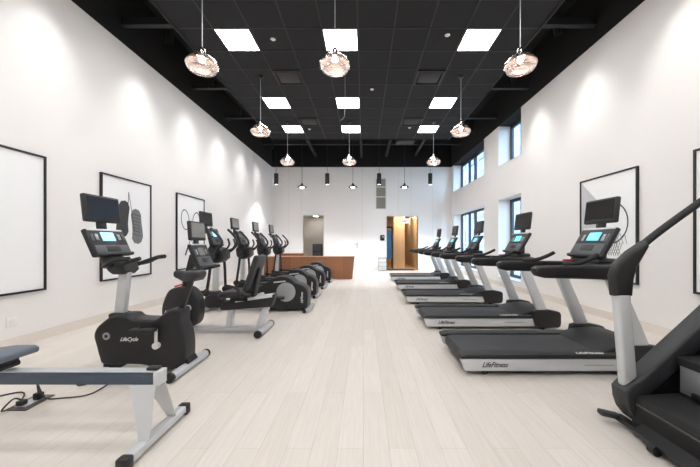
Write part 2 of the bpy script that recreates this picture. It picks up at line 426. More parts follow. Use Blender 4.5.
MB().tube(spline([(0.79, YB - 0.09, 1.40), (0.785, YB - 0.12, 1.5), (0.79, YB - 0.09, 1.61)]), 0.025).build('handset', 'black', t)
MB().sphere((0.9, YB - 0.07, 1.55), 0.045, 1, 0.3, 1).build('dial', 'silver_dark', t)
t = thing('wire_basket', (0.87, YB - 0.2, 0), 'grey wire basket on the floor below the wall telephone', 'basket')
m = MB()
for z in (0.02, 0.2, 0.4, 0.6):
    m.tube([(0.69, YB - 0.33, z), (1.04, YB - 0.33, z), (1.04, YB - 0.04, z), (0.69, YB - 0.04, z), (0.69, YB - 0.33, z)], 0.008, 6)
for x in [0.69 + i * 0.05 for i in range(8)]:
    for y in (YB - 0.33, YB - 0.04): m.tube([(x, y, 0.0), (x, y, 0.61)], 0.004, 6)
for y in [YB - 0.33 + i * 0.058 for i in range(6)]:
    for x in (0.69, 1.04): m.tube([(x, y, 0.0), (x, y, 0.61)], 0.004, 6)
m.build('wire_cage', 'silver_dark', t)
MB().box((0.70, YB - 0.32, 0.01), (1.03, YB - 0.05, 0.5), 0.02).build('liner', 'white_plastic', t)
t = thing('wall_outlet', (XL, 3.7, 0.34), 'white outlet plate low on the left wall', 'outlet')
MB().box((XL + 0.0005, 3.63, 0.26), (XL + 0.008, 3.75, 0.38), 0.003).build('cover_plate', 'trim_white', t)
MB().box((XL + 0.008, 3.665, 0.29), (XL + 0.010, 3.715, 0.35)).build('socket', 'white_plastic', t)

# ------------------------------------------------------------------ ceiling grid, panels, vents
gx0, gx1, gy0, gy1, S = -3.145, 2.955, YR, 10.65, 0.61
struct(MB().box((gx0, gy0, ZC), (gx1, gy1, ZC + 0.02)), 'ceiling', 'ceiling_black')
m = MB()
x = gx0
while x < gx1 + 0.01:
    m.box((x - 0.012, gy0, ZC - 0.006), (x + 0.012, gy1, ZC - 0.0005)); x += S
y = gy1
while y > gy0:
    m.box((gx0, y - 0.012, ZC - 0.0065), (gx1, y + 0.012, ZC - 0.001)); y -= S
struct(m, 'ceiling_grid', 'grid_black')
m = MB()
m.box((gx0 - 0.02, gy0, ZC - 0.03), (gx0, gy1, ZC + 0.06)).box((gx1, gy0, ZC - 0.03), (gx1 + 0.02, gy1, ZC + 0.06)).box((gx0 - 0.02, gy1, ZC - 0.03), (gx1 + 0.02, gy1 + 0.02, ZC + 0.06))
struct(m, 'ceiling_edge_trim', 'duct')
cols = [-2.535, -0.705, 1.735]
rows = [(9.43, 'far'), (7.60, 'middle'), (5.16, 'near'), (2.72, 'front'), (0.28, 'overhead'), (-1.55, 'rear')]
proto = None
for (y, rn) in rows:
    for x, cn in zip(cols, ('left', 'middle', 'right')):
        lab = 'square white ceiling light panel, %s of the %s row' % (cn, {'far': 'farthest', 'middle': 'second farthest', 'near': 'third farthest', 'front': 'first unseen', 'overhead': 'second unseen', 'rear': 'last unseen'}[rn])
        loc = (x + S / 2, y + S / 2, ZC)
        if proto is None:
            proto = thing('ceiling_light', loc, lab, 'ceiling light', 'square ceiling light panels')
            a0, b0 = x + 0.014, y + 0.014; a1, b1 = x + S - 0.014, y + S - 0.014
            mm = MB()
            for q in (((a0, b0), (a1, b0 + 0.012)), ((a0, b1 - 0.012), (a1, b1)), ((a0, b0 + 0.012), (a0 + 0.012, b1 - 0.012)), ((a1 - 0.012, b0 + 0.012), (a1, b1 - 0.012))):
                mm.box((*q[0], ZC - 0.008), (*q[1], ZC - 0.001))
            mm.build('frame', 'trim_white', proto)
            MB().box((a0 + 0.012, b0 + 0.012, ZC - 0.006), (a1 - 0.012, b1 - 0.012, ZC - 0.0015)).build('diffuser', 'panel_light', proto)
        else: dup(proto, loc, lab)
proto = None
for x, y, lab in ((-1.925, 6.38, 'square black air vent in the ceiling, nearer of the two on the left'), (1.125, 6.38, 'square black air vent in the ceiling, nearer of the two on the right'),
                  (-1.925, 8.82, 'square black air vent in the ceiling, farther of the two on the left'), (1.125, 8.82, 'square black air vent in the ceiling, farther of the two on the right')):
    loc = (x + S / 2, y + S / 2, ZC)
    if proto is None:
        proto = thing('ceiling_vent', loc, lab, 'vent', 'black ceiling air vents')
        mm = MB(); a0, b0, a1, b1 = x + 0.02, y + 0.02, x + S - 0.02, y + S - 0.02
        for q in (((a0, b0), (a1, b0 + 0.03)), ((a0, b1 - 0.03), (a1, b1)), ((a0, b0 + 0.03), (a0 + 0.03, b1 - 0.03)), ((a1 - 0.03, b0 + 0.03), (a1, b1 - 0.03))):
            mm.box((*q[0], ZC - 0.03), (*q[1], ZC - 0.001))
        mm.build('frame', 'lamp_black', proto)
        MB().box((a0 + 0.07, b0 + 0.07, ZC - 0.02), (a1 - 0.07, b1 - 0.07, ZC - 0.012), 0.003).build('plaque', 'lamp_black', proto)
    else: dup(proto, loc, lab)
proto = None
for x, y, lab in ((-1.6, 5.43, 'small white ceiling disc beside the nearest left light panel'), (1.455, 5.32, 'small white ceiling disc beside the nearest right light panel'),
                  (0.2, 7.2, 'small white ceiling disc just in front of the middle row of panels'), (-1.71, 9.72, 'small white ceiling disc right of the farthest left panel'), (1.44, 9.6, 'small white ceiling disc left of the farthest right panel')):
    loc = (x, y, ZC)
    if proto is None:
        proto = thing('smoke_detector', loc, lab, 'smoke detector', 'white ceiling discs')
        MB().lathe([(0.0, -0.025), (0.025, -0.025), (0.033, -0.018), (0.033, -0.012)], (x, y, ZC), 20).build('sensor_cap', 'white_plastic', proto)
        MB().lathe([(0.033, -0.012), (0.045, -0.01), (0.045, -0.007), (0, -0.007)], (x, y, ZC), 20).build('base_ring', 'trim_white', proto)
    else: dup(proto, loc, lab)
# open plenum: struts and ducts
n = 0
for y in (2.9, 5.4, 7.6, 9.4):
    n += 1
    struct(MB().box((XL, y - 0.05, ZC + 0.2), (gx0 - 0.02, y + 0.05, ZC + 0.32)), 'beam_left_%d' % n, 'duct')
    struct(MB().box((gx1 + 0.02, y - 0.05, ZC + 0.2), (XR, y + 0.05, ZC + 0.32)), 'beam_right_%d' % n, 'duct')
for n, y in enumerate((11.5, 12.9)):
    struct(MB().box((XL, y - 0.06, ZD - 0.5), (XR, y + 0.06, ZD - 0.02)), 'beam_back_%d' % (n + 1), 'duct')
for n, (x, z) in enumerate(((-2.2, 5.3), (-0.1, 5.25), (1.05, 5.3), (2.4, 5.35))):
    struct(MB().box((x - 0.05, 10.7, z - 0.05), (x + 0.05, YB, z + 0.05)), 'beam_plenum_%d' % (n + 1), 'duct')
t = thing('ceiling_duct', (1.5, 11.2, 5.0), 'dark square air duct end above the open ceiling at the back', 'duct')
MB().box((1.2, 10.95, 4.93), (1.85, 11.4, 5.899), 0.01).build('duct_box', 'duct', t)
MB().box((1.25, 11.0, 4.92), (1.8, 11.35, 4.935)).build('grille', 'charcoal', t)

# ------------------------------------------------------------------ lamps
def pendant(x, y, lab):
    z = 3.70
    t = thing('glass_pendant', (x, y, z), lab, 'pendant lamp', 'pink glass pendant lamps')
    MB().cyl((x, y, z + 0.2), (x, y, ZC - 0.03), 0.006, n=8).build('cord', 'silver_dark', t)
    MB().lathe([(0, 0), (0.055, 0), (0.055, -0.03), (0.02, -0.04), (0, -0.04)], (x, y, ZC - 0.002), 20).build('canopy', 'lamp_black', t)
    MB().lathe([(0, 0.22), (0.02, 0.22), (0.035, 0.2), (0.045, 0.13), (0.03, 0.09), (0, 0.09)], (x, y, z), 20).build('socket', 'chrome', t)
    prof = [(0.045, 0.14), (0.07, 0.13), (0.13, 0.095), (0.19, 0.05), (0.225, 0.005), (0.228, -0.02), (0.21, -0.055), (0.17, -0.085), (0.13, -0.10),
            (0.125, -0.093), (0.165, -0.078), (0.203, -0.052), (0.22, -0.02), (0.217, 0.005), (0.184, 0.044), (0.125, 0.088), (0.068, 0.122), (0.045, 0.132)]
    MB().lathe([(r * 0.92, h) for r, h in prof], (x, y, z), 40).build('glass_shade', 'pink_glass', t, smooth=60)
    MB().lathe([(r * 0.92, h) for r, h in [(0.207, 0.0), (0.212, -0.02), (0.195, -0.055), (0.16, -0.08), (0.10, -0.094), (0.0, -0.098), (0.0, -0.092), (0.10, -0.088), (0.155, -0.075), (0.19, -0.052), (0.206, -0.02), (0.202, 0.0)]], (x, y, z), 40).build('inner_shade', 'copper_glass', t, smooth=60)
    rim = [(x + 0.168 * math.cos(a * PI / 20), y + 0.168 * math.sin(a * PI / 20), z - 0.083) for a in range(41)]
    MB().tube(rim, 0.006, 6).build('rim_ring', 'chrome', t)
    MB().sphere((x, y, z + 0.055), 0.038).build('bulb', 'bulb_light', t)
    return t
p0 = pendant(-2.19, 4.17, 'pink glass pendant lamp nearest the camera on the left')
for x, y, l in ((-0.387, 4.17, 'pink glass pendant lamp nearest the camera in the middle'), (2.13, 4.17, 'pink glass pendant lamp nearest the camera on the right'),
                (-2.23, 6.65, 'pink glass pendant lamp second back on the left side'), (2.11, 6.65, 'pink glass pendant lamp second back on the right side'),
                (-2.26, 9.13, 'farthest pink glass pendant lamp on the left side'), (-0.42, 9.13, 'farthest pink glass pendant lamp in the middle'),
                (2.08, 9.13, 'farthest pink glass pendant lamp on the right side')):
    dup(p0, (x, y, 3.70), l)
tag(MB().tube(spline([(-0.4, 6.65, ZC - 0.003), (-0.4, 6.65, 4.3), (-0.42, 6.68, 4.02), (-0.5, 6.7, 3.95)]), 0.006, 6).build('lamp_cord', 'silver_dark', origin=(-0.4, 6.65, ZC)), 'bare grey cord hanging from the ceiling behind the nearest middle pendant', 'cord')
# black cylinders and cone shades before the back wall
YS = 12.2
proto = None
for x, l in ((-3.47, 'leftmost'), (-1.44, 'second from the left'), (0.62, 'in front of the slatted louvre'), (2.65, 'rightmost')):
    lab = 'black cylinder pendant lamp before the back wall, ' + l
    if proto is None:
        proto = thing('cylinder_pendant', (x, YS, 3.81), lab, 'pendant lamp', 'black cylinder pendants at the back')
        MB().lathe([(0.0, 0.22), (0.08, 0.22), (0.085, 0.21), (0.085, -0.22), (0.07, -0.22), (0.07, -0.17), (0, -0.17)], (x, YS, 3.81), 24).build('lamp_body', 'lamp_black', proto)
        MB().cyl((x, YS, 4.03), (x, YS, ZD - 0.002), 0.007, n=8).build('cord', 'lamp_black', proto)
        MB().cyl((x, YS, 3.60), (x, YS, 3.605), 0.068).build('lens', 'small_light', proto)
        rt = proto
    else: rt = dup(proto, (x, YS, 3.81), lab)
    L = bpy.data.lights.new('cylinder_lamp', 'SPOT'); L.energy = 46; L.spot_size = math.radians(100); L.spot_blend = 0.35
    L.color = (0.97, 0.98, 1.0); L.shadow_soft_size = 0.05
    o = bpy.data.objects.new('cylinder_lamp', L); C.objects.link(o); o.parent = rt; o.location = (0, 0, -0.225)
proto = None
for x, l in ((-2.44, 'leftmost of the three'), (-0.42, 'middle of the three'), (1.63, 'rightmost of the three')):
    lab = 'black cone shade pendant lamp before the back wall, ' + l
    if proto is None:
        proto = thing('cone_pendant', (x, YS, 3.53), lab, 'pendant lamp', 'black cone pendants at the back')
        MB().lathe([(0.0, 0.12), (0.03, 0.12), (0.035, 0.07), (0.06, 0.05), (0.18, -0.03), (0.185, -0.045), (0.175, -0.045), (0.055, 0.04), (0, 0.05)], (x, YS, 3.53), 32).build('lamp_shade', 'lamp_black', proto)
        MB().cyl((x, YS, 3.65), (x, YS, ZD - 0.002), 0.007, n=8).build('cord', 'lamp_black', proto)
        MB().sphere((x, YS, 3.485), 0.085, 1, 1, 0.55).build('bulb', 'small_light', proto)
    else: dup(proto, (x, YS, 3.53), lab)
# wall washers
def washer(x, y, sgn, lab, power):
    t = thing('wall_washer', (x, y, 5.1), lab, 'spotlight', 'wall washing spotlights')
    d = V((sgn * 0.19, 0, -1)).normalized(); p = V((x, y, 5.2))
    m = MB().cyl(p, p + d * 0.02, 0.06)
    for k in range(16):
        a0, a1 = 2 * PI * k / 16, 2 * PI * (k + 1) / 16
        e = V((0, 1, 0)); f = d.cross(e)
        q = [p + (e * math.cos(a) + f * math.sin(a)) * 0.06 for a in (a0, a1)]
        m.poly([q[0], q[1], q[1] + d * 0.2, q[0] + d * 0.2])
    m.build('lamp_head', 'lamp_black', t)
    MB().cyl((x, y, 5.2), (x, y, ZD - 0.002), 0.012, n=8).build('stem', 'lamp_black', t)
    L = bpy.data.lights.new('wall_washer_lamp', 'SPOT'); L.energy = power; L.spot_size = math.radians(68); L.spot_blend = 1.0
    L.color = (1.0, 0.975, 0.95); L.shadow_soft_size = 0.06
    o = bpy.data.objects.new('wall_washer_lamp', L); C.objects.link(o); o.location = p + d * 0.1
    o.rotation_euler = d.to_track_quat('-Z', 'Y').to_euler()
    o.parent = t; o.location = p + d * 0.19 - V((x, y, 5.1))
WP = 31
for i, y in enumerate((0.8, 2.4, 4.05, 5.75, 7.35, 8.95, 10.6, 12.2)):
    washer(XL + 0.62, y, -1, 'black spotlight washing the left wall, number %s from the back wall' % ['eight', 'seven', 'six', 'five', 'four', 'three', 'two', 'one'][i], WP)
for i, y in enumerate((0.6, 2.2, 3.85, 5.5, 7.1)):
    washer(XR - 0.62, y, 1, 'black spotlight washing the right wall, number %s from the windows' % ['five', 'four', 'three', 'two', 'one'][i], WP)

# ------------------------------------------------------------------ posters
def poster(wall, y0, y1, lab, z0=0.65, z1=2.41):
    sg = 1 if wall == 'l' else -1; x = XL if wall == 'l' else XR
    X = lambda d: x + sg * d
    t = thing('framed_poster', (x, (y0 + y1) / 2, z0), lab, 'poster', 'framed posters')
    m = MB(); f = 0.025
    def bx(a, b, c, d, e, g): m.box((min(X(a), X(b)), c, e), (max(X(a), X(b)), d, g))
    bx(0.001, 0.035, y0, y0 + f, z0, z1); bx(0.001, 0.035, y1 - f, y1, z0, z1); bx(0.001, 0.035, y0 + f, y1 - f, z0, z0 + f); bx(0.001, 0.035, y0 + f, y1 - f, z1 - f, z1)
    m.build('frame', 'frame_black', t)
    m = MB(); m.box((min(X(0.004), X(0.02)), y0 + f, z0 + f), (max(X(0.004), X(0.02)), y1 - f, z1 - f)); m.build('sheet', 'poster', t)
    return t, X
def flat(t, X, polys, name, m, d=0.0205):
    b = MB()
    for p in polys: b.prism(p, X(d), X(d + 0.001), 'x')
    return b.build(name, m, t, smooth=0)
def stroke(a, b, w):
    a = V((a[0], a[1])); b = V((b[0], b[1])); t = (b - a).normalized(); n2 = V((-t.y, t.x)) * w / 2
    return [tuple(a + n2), tuple(b + n2), tuple(b - n2), tuple(a - n2)]
def ring(cy, cz, ry, rz, w, rot=0, n=28):
    out = []
    P = []
    for k in range(n + 1):
        a = 2 * PI * k / n; yy, zz = ry * math.cos(a), rz * math.sin(a)
        P.append((cy + yy * math.cos(rot) - zz * math.sin(rot), cz + yy * math.sin(rot) + zz * math.cos(rot)))
    for k in range(n): out.append(stroke(P[k], P[k + 1], w))
    return out
poster('l', 2.9, 4.065, 'blank white poster in a thin black frame, nearest on the left wall')
t, X = poster('l', 4.917, 6.08, 'framed poster of a pair of hanging sneakers behind the upright exercise bike')
def shoe(cy, top, sc, flip):
    pts = [(0, 0), (0.07, -0.02), (0.11, -0.10), (0.12, -0.25), (0.14, -0.40), (0.15, -0.52), (0.12, -0.62), (0.06, -0.66), (-0.02, -0.64), (-0.06, -0.56), (-0.05, -0.42), (-0.06, -0.28), (-0.08, -0.12), (-0.05, -0.03)]
    return [(cy + flip * a * sc * 1.35, top + b * sc) for a, b in pts]
flat(t, X, [shoe(5.42, 2.02, 0.98, -1)], 'sneaker_print', 'print_dark')
flat(t, X, [shoe(5.66, 1.90, 0.98, 1)], 'sneaker_print', 'print_grey', 0.0217)
flat(t, X, [stroke((5.5, 2.18), (5.47, 1.6), 0.012), stroke((5.5, 2.18), (5.64, 1.5), 0.012)] + [stroke((5.6, 1.8 - i * 0.06), (5.78, 1.77 - i * 0.06), 0.01) for i in range(7)], 'laces_print', 'print_dark', 0.023)
t, X = poster('l', 6.91, 8.11, 'framed poster of two crossed rackets on the left wall')
for (cy, cz, hy, hz, rot) in ((7.25, 1.82, 7.72, 0.98, 0.2), (7.72, 1.80, 7.25, 0.98, -0.2)):
    flat(t, X, ring(cy, cz, 0.155, 0.235, 0.022, rot) + [stroke((cy + (hy - cy) * 0.27, cz + (hz - cz) * 0.27), (hy, hz), 0.022), stroke((cy + (hy - cy) * 0.72, cz + (hz - cz) * 0.72), (hy, hz), 0.05)], 'racket_print', 'print_dark', 0.0205 if cy < 7.5 else 0.0217)
t, X = poster('r', 4.53, 5.73, 'framed poster of a basketball hoop behind the nearest treadmill')
flat(t, X, [[(5.70, 2.37), (5.70, 1.2), (5.05, 1.75)]], 'backboard_print', 'print_pale')
flat(t, X, ring(5.02, 1.60, 0.32, 0.33, 0.022), 'rim_print', 'print_dark', 0.0217)
net = []
for i in range(7):
    a = 4.76 + i * 0.085; b = 4.86 + i * 0.045
    for s_ in (-1, 1):
        net.append(stroke((a, 1.42), (a + s_ * 0.1 + (b - a) * 0.6, 1.26), 0.008)); net.append(stroke((b + s_ * 0.06, 1.27), (b - s_ * 0.03, 1.07), 0.008))
flat(t, X, net, 'net_print', 'print_grey', 0.023)
poster('r', 2.6, 3.76, 'framed poster at the right edge beside the stair climber handrail')

# ------------------------------------------------------------------ shared machine pieces
def add_tv(root, fr, wd=0.45, ht=0.27, scr='screen_off', post=0.12):
    b = MB().fbox(fr, (0, 0, 0), (wd, ht, 0.05), 0.018, 3).build('television', 'charcoal', root)
    MB().fbox(fr, (0, 0.01, 0.0252), (wd - 0.05, ht - 0.065, 0.002)).build('screen', scr, b)
    MB().fbox(fr, (0, -ht / 2 - post / 2 + 0.02, -0.02), (0.1, post, 0.03), 0.006).build('bracket', 'black', b)
    return b
def add_console(root, fr, wd=0.5, ht=0.30, scr='screen_on', plain=False):
    b = MB().fbox(fr, (0, 0, -0.015), (wd, ht, 0.05), 0.018, 3).build('console', 'black', root)
    MB().fbox(fr, (0, ht / 2 - 0.012, 0.006), (wd - 0.04, 0.022, 0.014), 0.005).build('top_trim', 'silver', b)
    MB().fbox(fr, (0, 0.06, 0.011), (wd * 0.34, ht * 0.32, 0.006), 0.002).build('screen', scr, b)
    MB().fbox(fr, (0, -0.085, 0.013), (wd - 0.05, ht * 0.36, 0.012), 0.008).build('keypad_panel', 'grey_panel', b)
    MB().fbox(fr, (0, -0.075, 0.02), (wd * 0.36, ht * 0.2, 0.006), 0.003).build('keypad', 'charcoal', b)
    for sg in (-1, 1):
        MB().fbox(fr, (sg * wd * 0.29, 0.055, 0.012), (wd * 0.08, ht * 0.22, 0.007), 0.003).build('button', 'silver_dark', b)
        MB().fbox(fr, (sg * wd * 0.4, 0.05, 0.012), (wd * 0.07, ht * 0.26, 0.005), 0.003).build('label_strip', 'grey_panel', b)
    MB().fbox(fr, (0, -ht / 2 + 0.01, 0.02), (wd - 0.02, 0.035, 0.04), 0.014, 3).build('lower_lip', 'charcoal', b)
    return b

# ------------------------------------------------------------------ treadmills
def make_treadmill(x0, yc, lab):
    t = thing('treadmill', (x0 + 1.0, yc, 0), lab, 'treadmill', 'treadmills in a row along the window wall')
    X = lambda a: x0 + a
    P = lambda a, b, z: (x0 + a, yc + b, z)
    MB().box(P(0.06, -0.36, 0.05), P(1.95, 0.36, 0.14), 0.01).build('deck', 'black', t)
    bl = MB().prism([(X(0.03), 0.13), (X(0.06), 0.18), (X(0.1), 0.19), (X(1.5), 0.19), (X(1.5), 0.142), (X(0.06), 0.142), (X(0.04), 0.10)], yc - 0.272, yc + 0.272, 'y', 0.003).build('running_belt', 'belt', t)
    for s in (-1, 1):
        a, b = sorted((yc + s * 0.365, yc + s * 0.42))
        o = MB().prism([(X(0.03), 0.065), (X(0.05), 0.045), (X(1.62), 0.045), (X(1.62), 0.162), (X(0.0), 0.162)], a, b, 'y', 0.008).build('side_panel', 'silver', t)
        if s < 0: text('logo', 'LifeFitness', 0.068, 'logo_dark', facing((X(0.2), a - 0.0005, 0.085), 'near'), o, 0.5, sx=0.85)
        if s > 0: text('logo', 'LifeFitness', 0.068, 'logo_dark', facing((X(0.52), b + 0.0005, 0.085), 'far'), o, 0.35, sx=0.85)
        if s < 0: MB().box((X(1.18), a - 0.001, 0.098), (X(1.46), a + 0.002, 0.108)).build('lettering_strip', 'silver_dark', o)
        a, b = sorted((yc + s * 0.278, yc + s * 0.428))
        MB().prism([(X(-0.005), 0.164), (X(1.7), 0.164), (X(1.7), 0.205), (X(0.07), 0.205), (X(0.0), 0.19)], a, b, 'y', 0.012).build('foot_rail', 'black_soft', t)
        a, b = sorted((yc + s * 0.355, yc + s * 0.445))
        MB().prism([(X(1.585), 0.20), (X(1.605), 0.11), (X(1.64), 0.05), (X(1.68), 0.03), (X(1.96), 0.03), (X(1.99), 0.05), (X(2.0), 0.10), (X(2.0), 0.22), (X(1.985), 0.255), (X(1.95), 0.27), (X(1.82), 0.295), (X(1.66), 0.295), (X(1.60), 0.28)], a, b, 'y', 0.02, 3).build('upright_cover', 'black', t)
        MB().bar(P(1.735, s * 0.40, 0.27), P(1.455, s * 0.40, 0.94), 0.145, 0.06, bev=0.018, seg=3, w1=0.125).build('upright', 'silver', t)
        a, b = sorted((yc + s * 0.335, yc + s * 0.445))
        MB().prism([(X(0.70), 0.99), (X(0.725), 0.955), (X(0.80), 0.935), (X(1.2), 0.925), (X(1.56), 0.915), (X(1.63), 0.95), (X(1.64), 1.05), (X(1.2), 1.055), (X(0.74), 1.05), (X(0.70), 1.025)], a, b, 'y', 0.03, 4).build('handrail', 'black', t)
        MB().tube(spline([P(1.0, s * 0.37, 1.055), P(1.15, s * 0.36, 1.068), P(1.26, s * 0.35, 1.105), P(1.36, s * 0.34, 1.155)]), 0.022, 12).build('grab_bar', 'black_soft', t)
        MB().cyl(P(0.25, s * 0.36, 0), P(0.25, s * 0.36, 0.05), 0.025).build('foot', 'black', t)
        MB().cyl(P(1.75, s * 0.41, 0.03), P(1.75, s * 0.36, 0.03), 0.03).build('wheel', 'black', t)
    hd = MB()
    sect = [(1.38, 0.192), (1.46, 0.225), (1.58, 0.255), (1.75, 0.275), (1.92, 0.262), (2.0, 0.2), (2.02, 0.11), (1.98, 0.06), (1.38, 0.10)]
    hd.prism([(X(a), z) for a, z in sect], yc - 0.352, yc + 0.352, 'y', 0.03, 3)
    hood = hd.build('motor_hood', 'black_soft', t)
    text('logo', 'LifeFitness', 0.07, 'logo_white', facing((X(1.12), yc - 0.40, 0.2055), 'up'), t, 0.35, sx=0.9)
    MB().box(P(1.44, -0.36, 0.965), P(1.66, 0.36, 1.06), 0.03, 3).build('crossbar', 'black', t)
    MB().box(P(1.46, -0.22, 1.045), P(1.68, 0.22, 1.11), 0.03, 3).build('console_base', 'charcoal', t)
    MB().bar(P(1.585, 0, 1.09), P(1.60, 0, 1.30), 0.1, 0.24, bev=0.02).build('console_neck', 'charcoal', t)
    fr = Frame(P(1.560, 0, 1.275), (0, 1, 0), (0.165, 0, 0.29), (-0.29, 0, 0.165))
    add_console(t, fr, ht=0.36, scr='screen_teal')
    fr2 = Frame(P(1.665, 0, 1.615), (0, 1, 0), (0.03, 0, 0.27), (-0.27, 0, 0.03))
    add_tv(t, fr2, post=0.14)
    MB().box(P(1.36, 0.12, 1.062), P(1.44, 0.19, 1.085), 0.01).build('safety_clip', 'red', t)['label'] = 'red emergency stop clip'
    return t
tr = [(0.93, 3.35, 'nearest black and silver treadmill, partly hidden by the stair climber'), (0.89, 4.92, 'second treadmill from the stair climber, in front of the narrow window'),
      (0.88, 6.77, 'middle treadmill of the five along the windows'), (0.90, 8.6, 'fourth treadmill from the stair climber, next to the farthest one'),
      (0.92, 10.5, 'farthest treadmill, nearest the wooden hall doorway')]
t0 = make_treadmill(*tr[0])
for x0, yc, lab in tr[1:]: dup(t0, (x0 + 1.0, yc, 0), lab)

# ------------------------------------------------------------------ upright bike
def px(x, y, Y): return ((x - 363.5) * Y / 307.0, 1.27 - (y - 243) * Y / 307.0)
yc = 3.1
t = thing('upright_bike', (-2.15, yc, 0), 'black upright exercise bike nearest the camera, before the sneaker poster', 'exercise bike')
out = [px(a, b, 3.0) for a, b in ((94.5, 336), (97, 328), (103, 322), (110, 317), (117, 315), (128, 315), (133, 318.5), (146, 319.5), (156, 319), (163, 314), (170, 309.5), (178, 309.5), (180, 314), (180, 323), (183, 331), (185, 341), (185.5, 353), (184, 363), (178, 368), (164, 367.5), (152, 366.5), (141, 364.5), (122, 364), (104, 364), (100, 357), (97, 346))]
body = MB().prism(loop2(out, 3), yc - 0.12, yc + 0.10, 'y', 0.03, 4).build('body_shroud', 'black', t)
cx, cz = px(105.5, 336.5, 2.97)
for s in (-1, 1):
    MB().cyl((cx, yc + s * 0.11 - 0.0095, cz), (cx, yc + s * 0.11 - 0.01 + s * 0.004, cz), 0.036).build('round_badge', 'silver_dark', body)
    MB().cyl((cx, yc - 0.01 + s * 0.114, cz), (cx, yc - 0.01 + s * 0.1155, cz), 0.016).build('badge_centre', 'black', body)
lx, lz = px(120, 341, 2.98)
text('logo', 'LifeCycle', 0.052, 'logo_white', facing((lx, yc - 0.1205, lz), 'near'), body, 0.5, sx=0.88)
text('logo', 'LifeCycle', 0.052, 'logo_white', facing((lx + 0.2, yc + 0.1005, lz), 'far'), body, 0.4, sx=0.88)
bx_, bz_ = px(155.6, 346, 2.95)
for s in (-1, 1):
    ca = MB().bar((bx_, yc + s * 0.145, bz_), (bx_, yc + s * 0.145, bz_ + s * -0.165), 0.028, 0.02, bev=0.008)
    ca.cyl((bx_, yc + s * 0.111 - 0.01, bz_), (bx_, yc + s * 0.158, bz_), 0.032)
    c = ca.build('crank_arm', 'white_plastic', t)
    pz = bz_ - s * 0.165
    MB().box((bx_ - 0.20, yc + s * 0.163, pz - 0.018), (bx_ + 0.03, yc + s * 0.25, pz + 0.018), 0.012).tube(spline([(bx_ - 0.09, yc + s * 0.17, pz), (bx_ - 0.11, yc + s * 0.2, pz + 0.035), (bx_ - 0.09, yc + s * 0.26, pz)]), 0.007, 8).build('pedal', 'black_soft', c)
MB().bar((-2.455, yc, 0.52), (-2.40, yc, 1.0), 0.10, 0.075, bev=0.02, seg=3).build('front_post', 'silver', t)
MB().box((-2.52, yc - 0.08, 0.52), (-2.39, yc + 0.08, 0.575), 0.02).build('post_collar', 'black', t)
MB().bar((-1.875, yc, 0.50), (-1.735, yc, 0.915), 0.06, 0.045, bev=0.012).build('seat_post', 'black', t)
sm = MB()
prof = [(-1.90, 0.03), (-1.87, 0.042), (-1.82, 0.05), (-1.77, 0.08), (-1.71, 0.11), (-1.66, 0.115), (-1.635, 0.095), (-1.625, 0.05)]
sm.prism([(x_, yc - w_) for x_, w_ in prof] + [(x_, yc + w_) for x_, w_ in prof[::-1]], 0.905, 0.985, 'z', 0.03, 3)
for v_ in sm.bm.verts:
    v_.co.z += 0.02 * ((v_.co.x + 1.76) / 0.17) ** 2 - (0.02 if v_.co.z < 0.93 and abs(v_.co.x + 1.76) < 0.1 else 0)
sm.build('seat', 'charcoal', t)
MB().tube([(-1.80, yc - 0.03, 0.86), (-1.86, yc - 0.08, 0.84)], 0.008, 8).build('seat_lever', 'red', t)['label'] = 'red seat lever'
rs = MB().tube([(-1.755, yc - 0.30, 0.045), (-1.755, yc + 0.30, 0.045)], 0.042, 16).build('rear_stabilizer', 'alloy', t)
for s in (-1, 1): MB().cyl((-1.755, yc + s * 0.30, 0.045), (-1.755, yc + s * 0.335, 0.045), 0.044).build('end_cap', 'black', rs)
MB().bar((-1.755, yc, 0.06), (-1.80, yc, 0.13), 0.1, 0.16).build('rear_bracket', 'black', t)
MB().box((-2.58, yc - 0.26, 0.0), (-2.50, yc + 0.26, 0.05), 0.012).build('front_stabilizer', 'alloy', t)
MB().box((-2.56, yc - 0.08, 0.04), (-2.40, yc + 0.08, 0.12)).build('front_bracket', 'black', t)
for s in (-1, 1): MB().cyl((-2.60, yc + s * 0.2, 0.035), (-2.60, yc + s * 0.24, 0.035), 0.035).build('wheel', 'black', t)
MB().prism([(-2.50, 0.99), (-2.46, 0.96), (-2.37, 0.96), (-2.33, 1.0), (-2.36, 1.10), (-2.52, 1.14), (-2.60, 1.18), (-2.57, 1.08)], yc - 0.11, yc + 0.11, 'y', 0.03, 3).build('console_support', 'charcoal', t)
fr = Frame((-2.565, yc, 1.275), (0, -1, 0), (-0.115, 0, 0.26), (0.26, 0, 0.115))
add_console(t, fr, wd=0.46, ht=0.29)
fr2 = Frame((-2.645, yc, 1.61), (0, -1, 0), (-0.03, 0, 0.27), (0.27, 0, 0.03))
add_tv(t, fr2, wd=0.42, post=0.16)
for s in (-1, 1):
    MB().tube(spline([(-2.45, yc + s * 0.08, 1.07), (-2.44, yc + s * 0.20, 1.05), (-2.36, yc + s * 0.28, 1.07), (-2.28, yc + s * 0.285, 1.11), (-2.17, yc + s * 0.25, 1.125)]), 0.022, 12).build('handlebar', 'black_soft', t)
    MB().tube(spline([(-2.36, yc + s * 0.11, 1.05), (-2.26, yc + s * 0.14, 1.09), (-2.16, yc + s * 0.13, 1.12)]), 0.02, 12).build('elbow_grip', 'black_soft', t)

